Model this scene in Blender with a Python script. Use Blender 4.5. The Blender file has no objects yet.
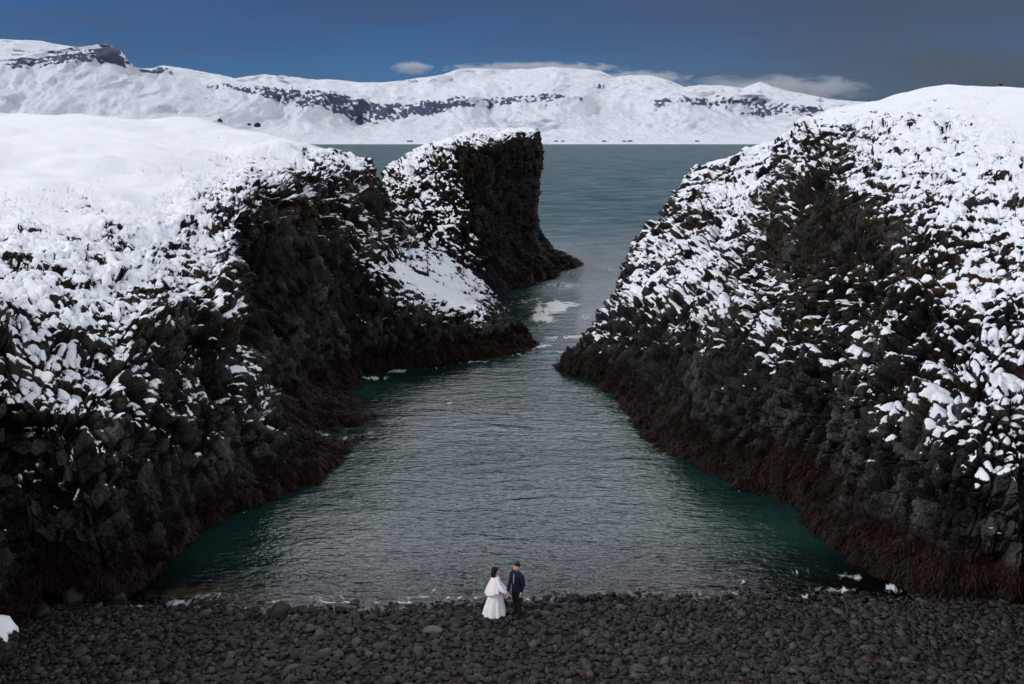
import bpy, math, random
import numpy as np
from mathutils import Vector, Matrix
random.seed(7); rng = np.random.default_rng(7)
SC = bpy.context.scene
COL = SC.collection
# ------------------------------------------------------------------ camera
H, F, CX, CY = 15.6, 995.0, 512.0, 342.0
TH = math.radians(11.47); CT, ST = math.cos(TH), math.sin(TH)
cam = bpy.data.cameras.new('camera'); co = bpy.data.objects.new('camera', cam); COL.objects.link(co)
cam.sensor_width = 36.0; cam.lens = 36.0*F/1024.0; cam.clip_end = 30000; cam.clip_start = 0.5
co.location = (0, 0, H); co.rotation_euler = (math.radians(90)-TH, 0, 0)
SC.camera = co

def ray(px, py):
    a = (px-CX)/F; b = (CY-py)/F
    return np.array([a, CT+ST*b, -ST+CT*b])
def P(px, py, Y):
    d = ray(px, py); return np.array([0, 0, H])+d*(Y/d[1])
def W(px, py, z=0.0):
    d = ray(px, py); return np.array([0, 0, H])+d*((z-H)/d[2])
def project(p):
    p = np.asarray(p); x = p[..., 0]; y = p[..., 1]; z = p[..., 2]-H
    dep = y*CT-z*ST; up = y*ST+z*CT
    dep = np.where(np.abs(dep) < 1e-3, 1e-3, dep)
    return CX+F*x/dep, CY-F*up/dep, dep

# ------------------------------------------------------------------ noise
def _h(ix, iy, iz, seed):
    h = (ix.astype(np.int64)*374761393+iy.astype(np.int64)*668265263+iz.astype(np.int64)*2147483647+seed*974634777) & 0xFFFFFFFF
    h = ((h ^ (h >> 13))*1274126177) & 0xFFFFFFFF
    h = ((h ^ (h >> 15))*2246822519) & 0xFFFFFFFF
    h = h ^ (h >> 16)
    return h
def rnd(ix, iy, iz, seed): return (_h(ix, iy, iz, seed) & 0xFFFFFF)/float(0xFFFFFF)
def vnoise(p, seed=0):
    i = np.floor(p); f = p-i; f = f*f*(3-2*f); i = i.astype(np.int64)
    out = 0
    for dx in (0, 1):
        wx = f[..., 0] if dx else 1-f[..., 0]
        for dy in (0, 1):
            wy = f[..., 1] if dy else 1-f[..., 1]
            for dz in (0, 1):
                wz = f[..., 2] if dz else 1-f[..., 2]
                out = out+wx*wy*wz*rnd(i[..., 0]+dx, i[..., 1]+dy, i[..., 2]+dz, seed)
    return out*2-1
def fbm(p, octs=4, seed=0, gain=.5):
    s = 0; a = 1; t = 0
    for k in range(octs):
        s = s+a*vnoise(p*(2.03**k)+k*17.3, seed+k); t += a; a *= gain
    return s/t
def voronoi(p, seed=0):
    """nearest-cell distance, second distance, vector from centre, four randoms of the cell"""
    b = np.floor(p-.5).astype(np.int64)
    d1 = np.full(p.shape[:-1], 9e9); d2 = d1.copy(); best = np.zeros(p.shape[:-1], np.int64); vec = np.zeros(p.shape)
    for dx in (0, 1):
        for dy in (0, 1):
            for dz in (0, 1):
                ix, iy, iz = b[..., 0]+dx, b[..., 1]+dy, b[..., 2]+dz
                h = _h(ix, iy, iz, seed)
                c = np.stack([ix+.5+((h & 1023)/1023.-.5)*.8, iy+.5+(((h >> 10) & 1023)/1023.-.5)*.8, iz+.5+(((h >> 20) & 1023)/1023.-.5)*.8], -1)
                v = p-c; d = np.sqrt((v*v).sum(-1))
                n = d < d1
                d2 = np.where(n, d1, np.minimum(d2, d)); d1 = np.where(n, d, d1); best = np.where(n, h, best); vec = np.where(n[..., None], v, vec)
    z = best*0
    r = np.stack([rnd(best, z, z, 11), rnd(best, z, z, 12), rnd(best, z, z, 13), rnd(best, z, z, 14)], -1)
    return d1, d2, vec, r
def sstep(a, b, x):
    t = np.clip((x-a)/(b-a), 0, 1); return t*t*(3-2*t)

# ------------------------------------------------------------------ objects
def tag(o, label=None, cat=None, group=None, kind=None):
    if label: o['label'] = label
    if cat: o['category'] = cat
    if group: o['group'] = group
    if kind: o['kind'] = kind
    return o
def empty(name, loc=(0, 0, 0), rz=0):
    o = bpy.data.objects.new(name, None); COL.objects.link(o); o.location = loc; o.rotation_euler.z = rz; return o
def mesh_np(name, V, Fq, mat, parent=None, attrs=None, smooth=True, link=True):
    V = np.asarray(V, np.float32).reshape(-1, 3); Fq = np.asarray(Fq, np.int32); k = Fq.shape[1]
    me = bpy.data.meshes.new(name)
    me.vertices.add(len(V)); me.vertices.foreach_set('co', V.ravel())
    me.loops.add(Fq.size); me.loops.foreach_set('vertex_index', Fq.ravel())
    me.polygons.add(len(Fq)); me.polygons.foreach_set('loop_start', np.arange(0, Fq.size, k, dtype=np.int32))
    me.polygons.foreach_set('loop_total', np.full(len(Fq), k, np.int32))
    me.update(calc_edges=True)
    if smooth: me.polygons.foreach_set('use_smooth', np.ones(len(Fq), bool))
    for nm, a in (attrs or {}).items():
        a = np.asarray(a, np.float32)
        at = me.attributes.new(nm, 'FLOAT', 'POINT'); at.data.foreach_set('value', a.ravel())
    me.materials.append(mat)
    o = bpy.data.objects.new(name, me)
    if link: COL.objects.link(o)
    if parent: o.parent = parent
    return o
def mesh_py(name, V, Fs, mat, parent=None, smooth=False):
    me = bpy.data.meshes.new(name); me.from_pydata([tuple(map(float, v)) for v in V], [], Fs); me.update()
    if smooth:
        me.polygons.foreach_set('use_smooth', [True]*len(me.polygons))
    me.materials.append(mat); o = bpy.data.objects.new(name, me); COL.objects.link(o)
    if parent: o.parent = parent
    return o
def grid_faces(n, m):
    i = np.arange(n-1)[:, None]*m+np.arange(m-1)[None, :]
    return np.stack([i, i+m, i+m+1, i+1], -1).reshape(-1, 4)

# ------------------------------------------------------------------ node helpers
class NT:
    def __init__(s, name):
        s.m = bpy.data.materials.new(name); s.m.use_nodes = True; s.t = s.m.node_tree; s.t.nodes.clear()
        s.out = s.n('ShaderNodeOutputMaterial')
    def n(s, ty, **kw):
        nd = s.t.nodes.new(ty)
        for k, v in kw.items(): setattr(nd, k, v)
        return nd
    def l(s, a, b): s.t.links.new(a, b)
    def val(s, node, key, v):
        if hasattr(v, 'is_linked'): s.l(v, node.inputs[key])
        else: node.inputs[key].default_value = v
    def attr(s, nm): return s.n('ShaderNodeAttribute', attribute_name=nm).outputs['Fac']
    def math(s, op, a, b=0, c=None):
        nd = s.n('ShaderNodeMath', operation=op); s.val(nd, 0, a); s.val(nd, 1, b)
        if c is not None: s.val(nd, 2, c)
        return nd.outputs[0]
    def mix(s, f, a, b):
        nd = s.n('ShaderNodeMix', data_type='RGBA'); s.val(nd, 0, f)
        for i, v in ((6, a), (7, b)):
            if isinstance(v, (tuple, list)): v = tuple(v)+(1,) if len(v) == 3 else v
            s.val(nd, i, v)
        return nd.outputs[2]
    def ramp(s, x, a, b, lo=0., hi=1., smooth=True):
        nd = s.n('ShaderNodeMapRange', interpolation_type='SMOOTHSTEP' if smooth else 'LINEAR'); s.val(nd, 0, x)
        for i, v in enumerate((a, b, lo, hi)): nd.inputs[i+1].default_value = v
        return nd.outputs[0]
    def coord(s, scale=(1, 1, 1), rot=(0, 0, 0)):
        tc = s.n('ShaderNodeNewGeometry'); mp = s.n('ShaderNodeMapping'); mp.inputs['Scale'].default_value = scale; mp.inputs['Rotation'].default_value = rot
        s.l(tc.outputs['Position'], mp.inputs[0]); return mp.outputs[0]
    def noise(s, vec, scale, detail=4, rough=.55, dist=0.):
        nd = s.n('ShaderNodeTexNoise'); s.l(vec, nd.inputs['Vector']); nd.inputs['Scale'].default_value = scale
        nd.inputs['Detail'].default_value = detail; nd.inputs['Roughness'].default_value = rough; nd.inputs['Distortion'].default_value = dist
        return nd.outputs['Fac']
    def vor(s, vec, scale, feature='F1'):
        nd = s.n('ShaderNodeTexVoronoi', feature=feature); s.l(vec, nd.inputs['Vector']); nd.inputs['Scale'].default_value = scale; return nd
    def bump(s, h, strength, dist, normal=None):
        nd = s.n('ShaderNodeBump'); nd.inputs['Strength'].default_value = strength; nd.inputs['Distance'].default_value = dist
        s.l(h, nd.inputs['Height'])
        if normal: s.l(normal, nd.inputs['Normal'])
        return nd.outputs[0]
    def bsdf(s, col, rough=.8, normal=None, spec=.5, metal=0, sss=0):
        b = s.n('ShaderNodeBsdfPrincipled')
        if isinstance(col, (tuple, list)): col = tuple(col)+(1,)
        s.val(b, 'Base Color', col); s.val(b, 'Roughness', rough); b.inputs['Specular IOR Level'].default_value = spec; b.inputs['Metallic'].default_value = metal
        if normal: s.l(normal, b.inputs['Normal'])
        return b.outputs[0]
    def done(s, sh): s.l(sh, s.out.inputs['Surface']); return s.m

SNOW = (.78, .79, .84)
def rock_material(name, grey=(.0035, .0035, .0040), pale=(.095, .089, .088), moss_a=(.022, .012, .005), moss_b=(.085, .050, .010)):
    t = NT(name); c = t.coord()
    geo = t.n('ShaderNodeNewGeometry')
    n1 = t.noise(c, 1.1, 5); n2 = t.noise(c, 7, 5, .65); n3 = t.noise(c, 28, 3, .6)
    cell = t.attr('cell')
    f = t.math('ADD', t.math('MULTIPLY', n2, .6), t.math('MULTIPLY', cell, .55))
    base = t.mix(t.ramp(f, .46, .82), grey, pale)
    base = t.mix(t.ramp(n1, .45, .75, 0, .5), base, (.018, .015, .013))
    mossf = t.math('MULTIPLY', t.attr('moss'), t.ramp(t.math('ADD', n1, t.math('MULTIPLY', cell, .25)), .56, .76))
    mosscol = t.mix(t.ramp(n2, .45, .68), moss_a, moss_b)
    base = t.mix(mossf, base, mosscol)
    base = t.mix(t.ramp(t.noise(t.coord((1, 1, .5)), .38, 5, .62), .44, .60, .62, 0), base, (.0035, .0035, .004))   # broad noise patches mixed towards black
    # wet dark band by the sea
    sep = t.n('ShaderNodeSeparateXYZ'); t.l(geo.outputs['Position'], sep.inputs[0])
    wet = t.ramp(t.math('ADD', sep.outputs[2], t.math('MULTIPLY', n1, -1.5)), .1, 1.6, 1, 0)
    base = t.mix(t.math('MULTIPLY', wet, t.attr('weed')), base, (.010, .005, .003))
    hgt = t.math('ADD', n2, t.math('MULTIPLY', n3, .35))
    nrm = t.bump(hgt, .7, .025)
    vd = t.vor(t.coord((1, 1, .6), (.2, -.2, 0)), 4.2, 'DISTANCE_TO_EDGE'); vd2 = t.vor(t.coord((1, 1, .55), (.25, .1, 0)), 9., 'DISTANCE_TO_EDGE')
    ck = t.math('ADD', t.ramp(vd.outputs['Distance'], 0, .12), t.math('MULTIPLY', t.ramp(vd2.outputs['Distance'], 0, .1), .45))
    nrm = t.bump(ck, .8, .06, nrm)
    rock = t.bsdf(base, .6, nrm, .10)
    # snow
    s = t.math('ADD', t.attr('snow'), t.math('ADD', t.math('MULTIPLY', t.math('SUBTRACT', n2, .5), .85), t.math('MULTIPLY', t.math('SUBTRACT', n3, .5), .3)))
    sf = t.ramp(s, .46, .54)
    sn = t.bump(t.math('ADD', t.noise(c, 1.6, 4), t.math('MULTIPLY', t.noise(c, 9, 3), .25)), .5, .12)
    scol = t.mix(t.noise(c, .35, 3), SNOW, (.74, .755, .82))
    snow = t.bsdf(scol, .6, sn, .2)
    mx = t.n('ShaderNodeMixShader'); t.l(sf, mx.inputs[0]); t.l(rock, mx.inputs[1]); t.l(snow, mx.inputs[2])
    return t.done(mx.outputs[0])
M_ROCK = rock_material('basalt_and_snow')
M_STACK = rock_material('stack_basalt_and_snow', (.0025, .0025, .003), (.035, .034, .036))

# ------------------------------------------------------------------ loft machine
def catmull(A, n_per):
    """interpolate along axis 0; n_per[i] samples in interval i"""
    out = []; K = len(A)
    for i in range(K-1):
        p1, p2 = A[i], A[i+1]
        p0 = A[i-1] if i > 0 else 2*p1-p2
        p3 = A[i+2] if i+2 < K else 2*p2-p1
        n = n_per[i]; u = (np.arange(n)/n).reshape((n,)+(1,)*p1.ndim)
        m1 = (p2-p0)*.5; m2 = (p3-p1)*.5
        # keep tangents from overshooting on very unequal spans
        L = np.linalg.norm((p2-p1)[..., :3], axis=-1, keepdims=True)+1e-6
        for_m = []
        for m in (m1, m2):
            lm = np.linalg.norm(m[..., :3], axis=-1, keepdims=True)+1e-9
            for_m.append(m*np.minimum(1, 1.6*L/lm))
        m1, m2 = for_m
        u2, u3 = u*u, u*u*u
        out.append((2*u3-3*u2+1)*p1+(u3-2*u2+u)*m1+(-2*u3+3*u2)*p2+(u3-u2)*m2)
    out.append(A[-1][None]); return np.concatenate(out, 0)
def counts(C, axis, dens, lo=3, hi=400, clampfar=None):
    px, py, dep = project(C[..., :3])
    px = np.clip(px, -160, 1184); py = np.clip(py, -50, 780)
    d = np.sqrt(np.diff(px, axis=axis)**2+np.diff(py, axis=axis)**2)
    d = d.mean(axis=1-axis) if d.shape[1-axis] else d
    mx = np.sqrt(np.diff(px, axis=axis)**2+np.diff(py, axis=axis)**2).max(axis=1-axis)
    w = .6*d+.4*mx
    return [int(min(hi, max(lo, round(v*dens)))) for v in w]
def gblobs(px, py, blobs):
    out = np.zeros_like(px)
    for (bx, by, rx, ry, ang, amp) in blobs:
        a = math.radians(ang); dx = px-bx; dy = py-by
        u = (dx*math.cos(a)+dy*math.sin(a))/rx; v = (-dx*math.sin(a)+dy*math.cos(a))/ry
        out += amp*np.exp(-(u*u+v*v))
    return out
def blur(A, r, axis):
    k = 2*r+1; pad = [(0, 0)]*A.ndim; pad[axis] = (r+1, r)
    c = np.cumsum(np.pad(A, pad, mode='edge'), axis=axis)
    n = A.shape[axis]
    a = np.take(c, np.arange(k, k+n), axis=axis); b = np.take(c, np.arange(0, n), axis=axis)
    return (a-b)/k
def normals(G):
    du = np.gradient(G, axis=0); dv = np.gradient(G, axis=1)
    n = np.cross(du, dv); n /= np.linalg.norm(n, axis=-1, keepdims=True)+1e-12
    return n
DENS = 1.0
def build_cliff(name, C, mat, cov_blobs, flip, push=(), dens=1.0, axis_tilt=(.25, .1), smooth_from=.9, moss_bias=0., seed=0):
    """C: stations x curves x 4 (x,y,z,coverage)"""
    ns = counts(C, 0, dens*DENS, 4); nt = counts(C, 1, dens*DENS, 4)
    G = catmull(C, ns); G = catmull(np.swapaxes(G, 0, 1), nt); G = np.swapaxes(G, 0, 1)
    pos = G[..., :3].copy(); cov = G[..., 3].copy()
    n = normals(pos)*(-1 if flip else 1)
    nb = n.copy()
    for ax in (0, 1): nb = blur(nb, 6, ax)
    nb /= np.linalg.norm(nb, axis=-1, keepdims=True)+1e-9
    px, py, dep = project(pos)
    cov = cov+gblobs(px, py, cov_blobs)
    pu = gblobs(px, py, push)
    rough = 1-sstep(.8, 1.15, cov)*.93          # plateau snow is smooth
    gentle = sstep(.72, .93, nb[..., 2])
    rough = rough*(1-.55*gentle-.33*gentle*sstep(.85, 1.0, cov))
    colf = 1-sstep(-.25, .25, cov)
    # big shapes
    pos0 = pos
    pos = pos0+nb*(pu[..., None])
    big = fbm(pos0*np.array([.16, .16, .2])+seed, 3, seed+1)
    pos = pos+nb*(big*1.1*(.25+.75*rough))[..., None]
    warp = np.stack([fbm(pos0*.35+3.1, 2, 5), fbm(pos0*.35+9.7, 2, 6), fbm(pos0*.35+15.7, 2, 7)], -1)*.45
    tx, ty = axis_tilt
    q = pos0+warp; q = np.stack([q[..., 0]-tx*q[..., 2], q[..., 1]-ty*q[..., 2], q[..., 2]], -1)
    # buttresses and bays, then blocks, then small column ends
    d1, d2, vec, r = voronoi(q*np.array([.42, .42, .30]), seed+21)
    disp = (r[..., 0]-.5)*.85+((r[..., 1:4]-.5)*vec).sum(-1)*.8-np.exp(-((d2-d1)/.06)**2)*.25
    e1, e2, vec, r2 = voronoi(q*np.array([1.25, 1.25, .78]), seed+22)
    disp += (r2[..., 0]-.5)*.48+((r2[..., 1:4]-.5)*vec).sum(-1)*.85-np.exp(-((e2-e1)/.06)**2)*.20
    g1, g2, vec, r3 = voronoi(q*np.array([3.0, 3.0, 2.3]), seed+23)
    disp += (r3[..., 0]-.5)*.30+((r3[..., 1:4]-.5)*vec).sum(-1)*.50-np.exp(-((g2-g1)/.08)**2)*.17
    h1, h2, vec, r4 = voronoi(q*np.array([1.7, 1.7, .22]), seed+24)
    cdisp = (r4[..., 0]-.5)*.62+((r4[..., 1:4]-.5)*vec).sum(-1)*.45-np.exp(-((h2-h1)/.09)**2)*.32
    disp = disp*(1-.55*colf)+colf*cdisp
    disp += fbm(pos0*5.5, 3, seed+40)*.04
    low = sstep(-.5, 1.2, pos0[..., 2])
    pos = pos+nb*(disp*rough*(.45+.55*low))[..., None]
    # drifts on the plateau
    pos[..., 2] += (1-rough)*(fbm(pos0*np.array([.12, .2, .0])+4, 3, seed+9)*1.15+np.abs(fbm(pos0*np.array([.35, .6, .0])+8, 3, seed+10))*.30-.60)
    # snow where blurred surface faces up
    sm = pos.copy()
    for ax in (0, 1): sm = blur(sm, 2, ax)
    nm = normals(sm)*(-1 if flip else 1)
    sm2 = pos.copy()
    for ax in (0, 1): sm2 = blur(sm2, 7, ax)
    nl = normals(sm2)*(-1 if flip else 1)
    ups = .7*nm[..., 2]+.3*nl[..., 2]
    lf = fbm(pos0*.55+2, 3, seed+60); mf = fbm(pos0*2.6+7, 3, seed+61)
    tuft = fbm(pos0*np.array([1.25, 1.25, .8])+21, 4, seed+63, .62)
    crk = np.exp(-((g2-g1)/.17)**2)*.55+np.exp(-((e2-e1)/.13)**2)*.35
    snow = .5+(cov-.555)*1.2+(np.minimum(ups, .9)-.60)*1.9*(1-.55*gentle)+(r3[..., 1]-.5)*.55+(r2[..., 2]-.5)*.40+mf*.35+fbm(pos0*7., 2, seed+66)*.35+lf*.34+tuft*.62-crk*(1-.5*gentle)
    snow = snow-(sstep(.0, .8, 1.8-pos0[..., 2]))*2
    spots = fbm(pos0*np.array([1.6, 1.6, 1.6])+33, 4, seed+64, .65)
    snow = np.where(cov > 1.02, np.maximum(snow, .5+(cov-.98)*3+mf*.3-sstep(.30, .5, spots)*.5), snow)
    snow = np.clip(snow, -1, 2.5)
    thick = sstep(.48, .85, snow)
    pos[..., 2] += thick*.12
    # soften snow
    w = (thick*.85)[..., None]; s3 = pos.copy()
    for ax in (0, 1): s3 = blur(blur(s3, 2, ax), 2, ax)
    pos = pos*(1-w)+s3*w
    up_h = sstep(3.5, 9, pos0[..., 2]+lf*2.5)
    moss = np.clip(up_h*(.75+.6*lf)+moss_bias, 0, 1)
    Fq = grid_faces(*pos.shape[:2])
    if flip: Fq = Fq[:, ::-1]
    o = mesh_np(name, pos, Fq, mat, attrs=dict(snow=snow, moss=moss, cell=r2[..., 0]*.35+r3[..., 0]*.65, weed=np.ones_like(snow)))
    print(name, pos.shape)
    return o, pos0, pos, nb

def table(rows, cov, c9, c10):
    """rows: one list per station of 8 entries ('w',px,py,z)|('p',px,py,Y)|('x',x,y,z)"""
    C = []
    for i, r in enumerate(rows):
        pts = []
        for e in r:
            pts.append(W(*e[1:]) if e[0] == 'w' else P(*e[1:]) if e[0] == 'p' else np.array(e[1:], float))
        c1 = pts[0]; d = c1-pts[1]; d[2] = 0; d = d/(np.linalg.norm(d)+1e-6)
        p0 = c1+d*.8+np.array([0, 0, -1.5])
        crest = pts[-1]
        full = [p0]+pts+[crest+np.array(c9[i], float)]
        e10 = full[-1]+np.array(c10[i], float); full.append(e10)
        cv = [-1]+list(cov[i])+[1.2, 1.2]
        C.append(np.array([list(p)+[k] for p, k in zip(full, cv)]))
    return np.array(C)
def w(px, py, z=0.): return ('w', px, py, z)
def p(px, py, Y): return ('p', px, py, Y)
def x(a, b, c): return ('x', a, b, c)

# ---- left headland
L = [
 [x(-15.5,12,.6), x(-16.2,12,1.4), x(-17,12,3.2), x(-17.6,12,5.5), x(-18.5,12,8), x(-21,13,11), x(-27,16,14), x(-60,30,17.5)],
 [x(-14.9,24,.2), x(-15.6,24,1.2), x(-16.4,24,3), x(-17.2,24,5), x(-18.2,24.5,7), x(-21,27,10), x(-27,36,13), x(-60,70,18)],
 [w(30,603), w(20,565,1.2), p(5,480,33), p(-5,420,33.5), p(-10,380,34.5), p(-15,290,39), p(-20,200,50), p(-25,113,95)],
 [w(105,593), w(102,565,1.2), p(85,490,33.2), p(65,430,34), p(55,385,35.5), p(60,290,41), p(65,200,53), p(75,113.5,98)],
 [w(155,574), w(150,547,1.2), p(140,480,35.2), p(130,420,36.5), p(125,365,38), p(130,285,44), p(130,190,57), p(150,117,103)],
 [w(215,534), w(208,507,1.2), p(190,450,39), p(178,400,40.3), p(168,335,42.5), p(172,265,48), p(182,185,61), p(200,121,107)],
 [w(268,502), w(255,477,1.2), p(228,420,42.5), p(212,370,43.5), p(202,310,45.8), p(207,245,52), p(215,180,64), p(240,127,107)],
 [w(325,476), w(300,450,1.2), p(265,405,46.5), p(243,345,47.5), p(230,280,50), p(237,225,55), p(250,170,66), p(272,136,105)],
 [w(352,444), w(315,428,1.0), p(275,392,52), p(252,330,55), p(243,255,58), p(260,208,61), p(272,163,70), p(292,142,103)],
 [w(393,419), w(306,404,1.2), p(290,362,57.5), p(272,300,60), p(262,222,62), p(285,190,66), p(300,163,74), p(312,148,100)],
 [w(380,399), w(330,372,1.2), p(322,335,63), p(310,275,65), p(302,215,67), p(315,190,70), p(325,167,76), p(338,155,92)],
 [w(366,377), w(365,355,1.2), p(360,325,68), p(350,280,70), p(342,238,72), p(352,205,75), p(362,183,80), p(374,172,88)],
 [w(412,368), w(405,350,1.2), p(402,328,69.5), p(397,302,71), p(385,262,74), p(388,240,77), p(385,218,81), p(392,207,87)],
 [w(450,364), w(448,345,1.2), p(446,328,71), p(444,310,72.5), p(430,285,75), p(425,265,78), p(420,250,81), p(418,238,86)],
 [w(495,358), w(492,342,1.0), p(488,327,73), p(480,314,74), p(468,301,76), p(462,288,78), p(455,275,81), p(452,265,85)],
 [w(525,351), w(518,336,.8), p(510,325,75), p(502,315,76.2), p(492,306,78), p(485,298,79.5), p(482,292,81), p(480,287,84)],
 [w(539,344), w(532,335,.6), p(524,325,78), p(516,316,79), p(508,309,80), p(503,304,81), p(499,300,82), p(496,297,83.5)],
]
covL0 = [-.6, -.4, .10, .28, .62, .88, 1.08, 1.2]
covL = [covL0, covL0,
 [-.6,-.4,.10,.28,.64,.84,1.06,1.2],
 [-.6,-.4,.04,.24,.64,.80,1.03,1.2],
 [-.6,-.4,.04,.26,.60,.76,1.02,1.2],
 [-.6,-.4,.08,.26,.56,.68,.95,1.2],
 [-.6,-.4,.12,.30,.50,.62,.84,1.18],
 [-.6,-.4,.26,.40,.54,.62,.82,1.14],
 [-.6,-.6,-.4,-.3,.22,.62,.78,1.06],
 [-.6,-.6,-.5,-.5,.15,.62,.74,.95],
 [-.6,-.6,-.4,-.5,.1,.62,.70,.9],
 [-.6,-.6,-.1,-.2,.25,.62,.55,.80],
 [-.6,-.5,-.2,.60,.97,.88,.60,.74],
 [-.6,-.5,-.2,.62,1.0,.98,.92,.82],
 [-.6,-.5,-.2,.60,1.0,1.0,.95,.86],
 [-.6,-.5,-.4,-.1,.35,.75,.9,.8],
 [-.6,-.5,-.4,-.3,-.1,.1,.3,.3]]
c9L = [(-60,40,0)]*2+[(-40,90,-1)]*2+[(-30,90,-2)]*4+[(-20,60,-4), (-10,20,-5), (-6,14,-6), (-4,9,-6), (-3,8,-5), (-2,7,-4.2), (-1.5,5.5,-3), (-1.2,4,-2), (-1,2.5,-1.5)]
c10L = [(-200,100,-6)]*2+[(-200,500,-8)]*6+[(-60,80,-10), (-20,20,-12), (-12,12,-10), (-8,8,-9), (-4,6,-7), (-3,5,-5), (-2,4,-4), (-2,3,-3), (-2,2,-2.5)]
CL = table(L, covL, c9L, c10L)
blobL = [(150,395,90,40,0,.20), (60,400,40,30,0,.12), (285,150,14,14,0,.2), (238,300,10,45,10,.35), (262,395,22,14,50,.55), (150,455,8,30,-20,.0), (120,350,45,14,-10,.10), (190,420,14,20,0,.12), (195,452,7,7,0,.5),
         (65,495,12,14,30,.45), (8,495,12,14,0,.4), (15,420,10,8,0,.4), (335,180,16,12,0,-.25), (380,212,9,26,0,-.8), (300,170,14,14,20,-.12), (355,215,18,16,0,.25), (20,230,26,40,0,-.10),
         (250,215,14,9,30,-.22), (215,205,22,10,30,-.14), (120,225,24,8,20,-.25), (85,245,26,12,0,-.2), (165,240,30,12,25,-.18), (30,265,20,12,0,-.3), (75,282,20,14,0,-.2), (130,180,40,12,25,.1),
         (100,330,40,10,0,-.2), (10,625,14,14,0,1.0), (200,380,10,8,0,.4), (332,240,15,30,0,.3), (345,330,35,8,-10,.15)]
oL, L0, L1, LN = build_cliff('cliff_left', CL, M_ROCK, blobL, False, push=[(262,300,14,70,20,-1.6), (340,300,20,60,10,-.5)], dens=1.7, axis_tilt=(-.35,.25), seed=3)
tag(oL, kind='structure')

# ---- right headland
R = [
 [x(30,125,0), x(31,124,1.2), x(32,123,3), x(33,122,5.5), x(34,121,8), x(37,119,10.5), x(41,116,12.5), x(48,112,14)],
 [x(12,86,0), x(12.6,86,1.2), x(13.4,86,3), x(14.4,86,5), x(15.8,86,7), x(18,87,9.5), x(21,88,12), x(27,92,14)],
 [w(563,364), w(568,352,1.0), p(580,335,70.5), p(600,312,72), p(618,280,74.5), p(640,240,77), p(672,195,81), p(700,163,86)],
 [w(603,388), w(612,368,1.2), p(620,342,64), p(630,315,66), p(645,280,69), p(675,225,73), p(700,180,78), p(722,150,85)],
 [w(645,439), w(662,405,1.2), p(668,370,55), p(672,335,57.5), p(685,290,62), p(712,230,67), p(735,180,74), p(755,138,84)],
 [w(690,459), w(703,430,1.2), p(712,390,50), p(716,350,52), p(726,300,56), p(742,240,62), p(766,180,71), p(788,131,83)],
 [w(753,492), w(757,448,1.3), p(760,410,46), p(764,365,47.5), p(768,310,50.5), p(778,230,54), p(802,165,66), p(825,111,81)],
 [w(800,504), w(815,472,1.3), p(817,430,42.3), p(815,385,43.2), p(812,325,45.5), p(815,235,48), p(838,150,61), p(865,103,81)],
 [w(832,540), w(862,503,1.3), p(862,455,38.8), p(858,405,39.6), p(852,335,42), p(855,235,45), p(875,155,57), p(905,94,79)],
 [w(878,569), w(912,535,1.3), p(914,485,35.5), p(912,430,36.5), p(905,350,39), p(908,245,43), p(930,160,54), p(960,87,77)],
 [w(950,599), w(975,565,1.3), p(975,515,32.7), p(975,460,33.5), p(972,370,36), p(975,265,41), p(990,170,51), p(1020,85,75)],
 [w(1030,607), w(1040,575,1.3), p(1040,525,31.8), p(1042,470,32.3), p(1045,380,34.5), p(1050,275,39), p(1060,175,49), p(1090,86,74)],
 [x(17.5,24,.2), x(18,24,1.4), x(18.6,24,3.2), x(19.2,24,5), x(20.5,25,7.5), x(23,28,10.5), x(29,36,14), x(60,60,19.5)],
 [x(18.5,12,.6), x(19,12,1.6), x(19.6,12,3.4), x(20.2,12,5.5), x(21.5,12,8), x(25,13,11), x(32,17,14.5), x(60,25,19)],
]
covR = [[-.6,-.4,.2,.4,.6,.7,.9,1.1],
 [-.6,-.4,.2,.4,.6,.7,.9,1.1],
 [-.6,-.4,.0,.60,.84,.84,.86,.97],
 [-.6,-.5,-.1,.50,.90,.82,.88,.97],
 [-.6,-.5,-.2,.12,.80,.78,.80,.96],
 [-.6,-.6,-.2,.10,.66,.72,.80,1.0],
 [-.6,-.6,-.2,.15,.56,.22,.66,1.0],
 [-.6,-.6,-.2,.12,.42,-.12,.62,1.06],
 [-.6,-.6,-.2,.24,.42,.05,.66,1.06],
 [-.6,-.6,-.2,.30,.56,.44,.74,1.10],
 [-.6,-.6,-.1,.58,.82,.68,.84,1.14],
 [-.6,-.5,.0,.66,.88,.74,.88,1.18],
 [-.6,-.4,-.1,.3,.8,.9,1.08,1.2], [-.6,-.4,.1,.3,.8,.9,1.08,1.2]]
c9R = [(10,8,0), (8,10,-.5), (8,14,-1), (10,16,-1.2), (12,18,-1), (14,22,-.8), (16,26,-.6), (20,30,-.6), (24,34,-.5), (26,40,-.5), (28,40,-.4), (32,40,-.4), (60,30,0), (60,10,0)]
c10R = [(60,50,-16), (60,60,-14), (60,70,-12), (60,80,-12), (70,90,-12), (80,100,-10), (90,110,-10), (100,120,-10), (120,120,-10), (140,120,-10), (160,120,-10), (180,120,-10), (180,60,-8), (180,0,-6)]
CR = table(R, covR, c9R, c10R)
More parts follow.
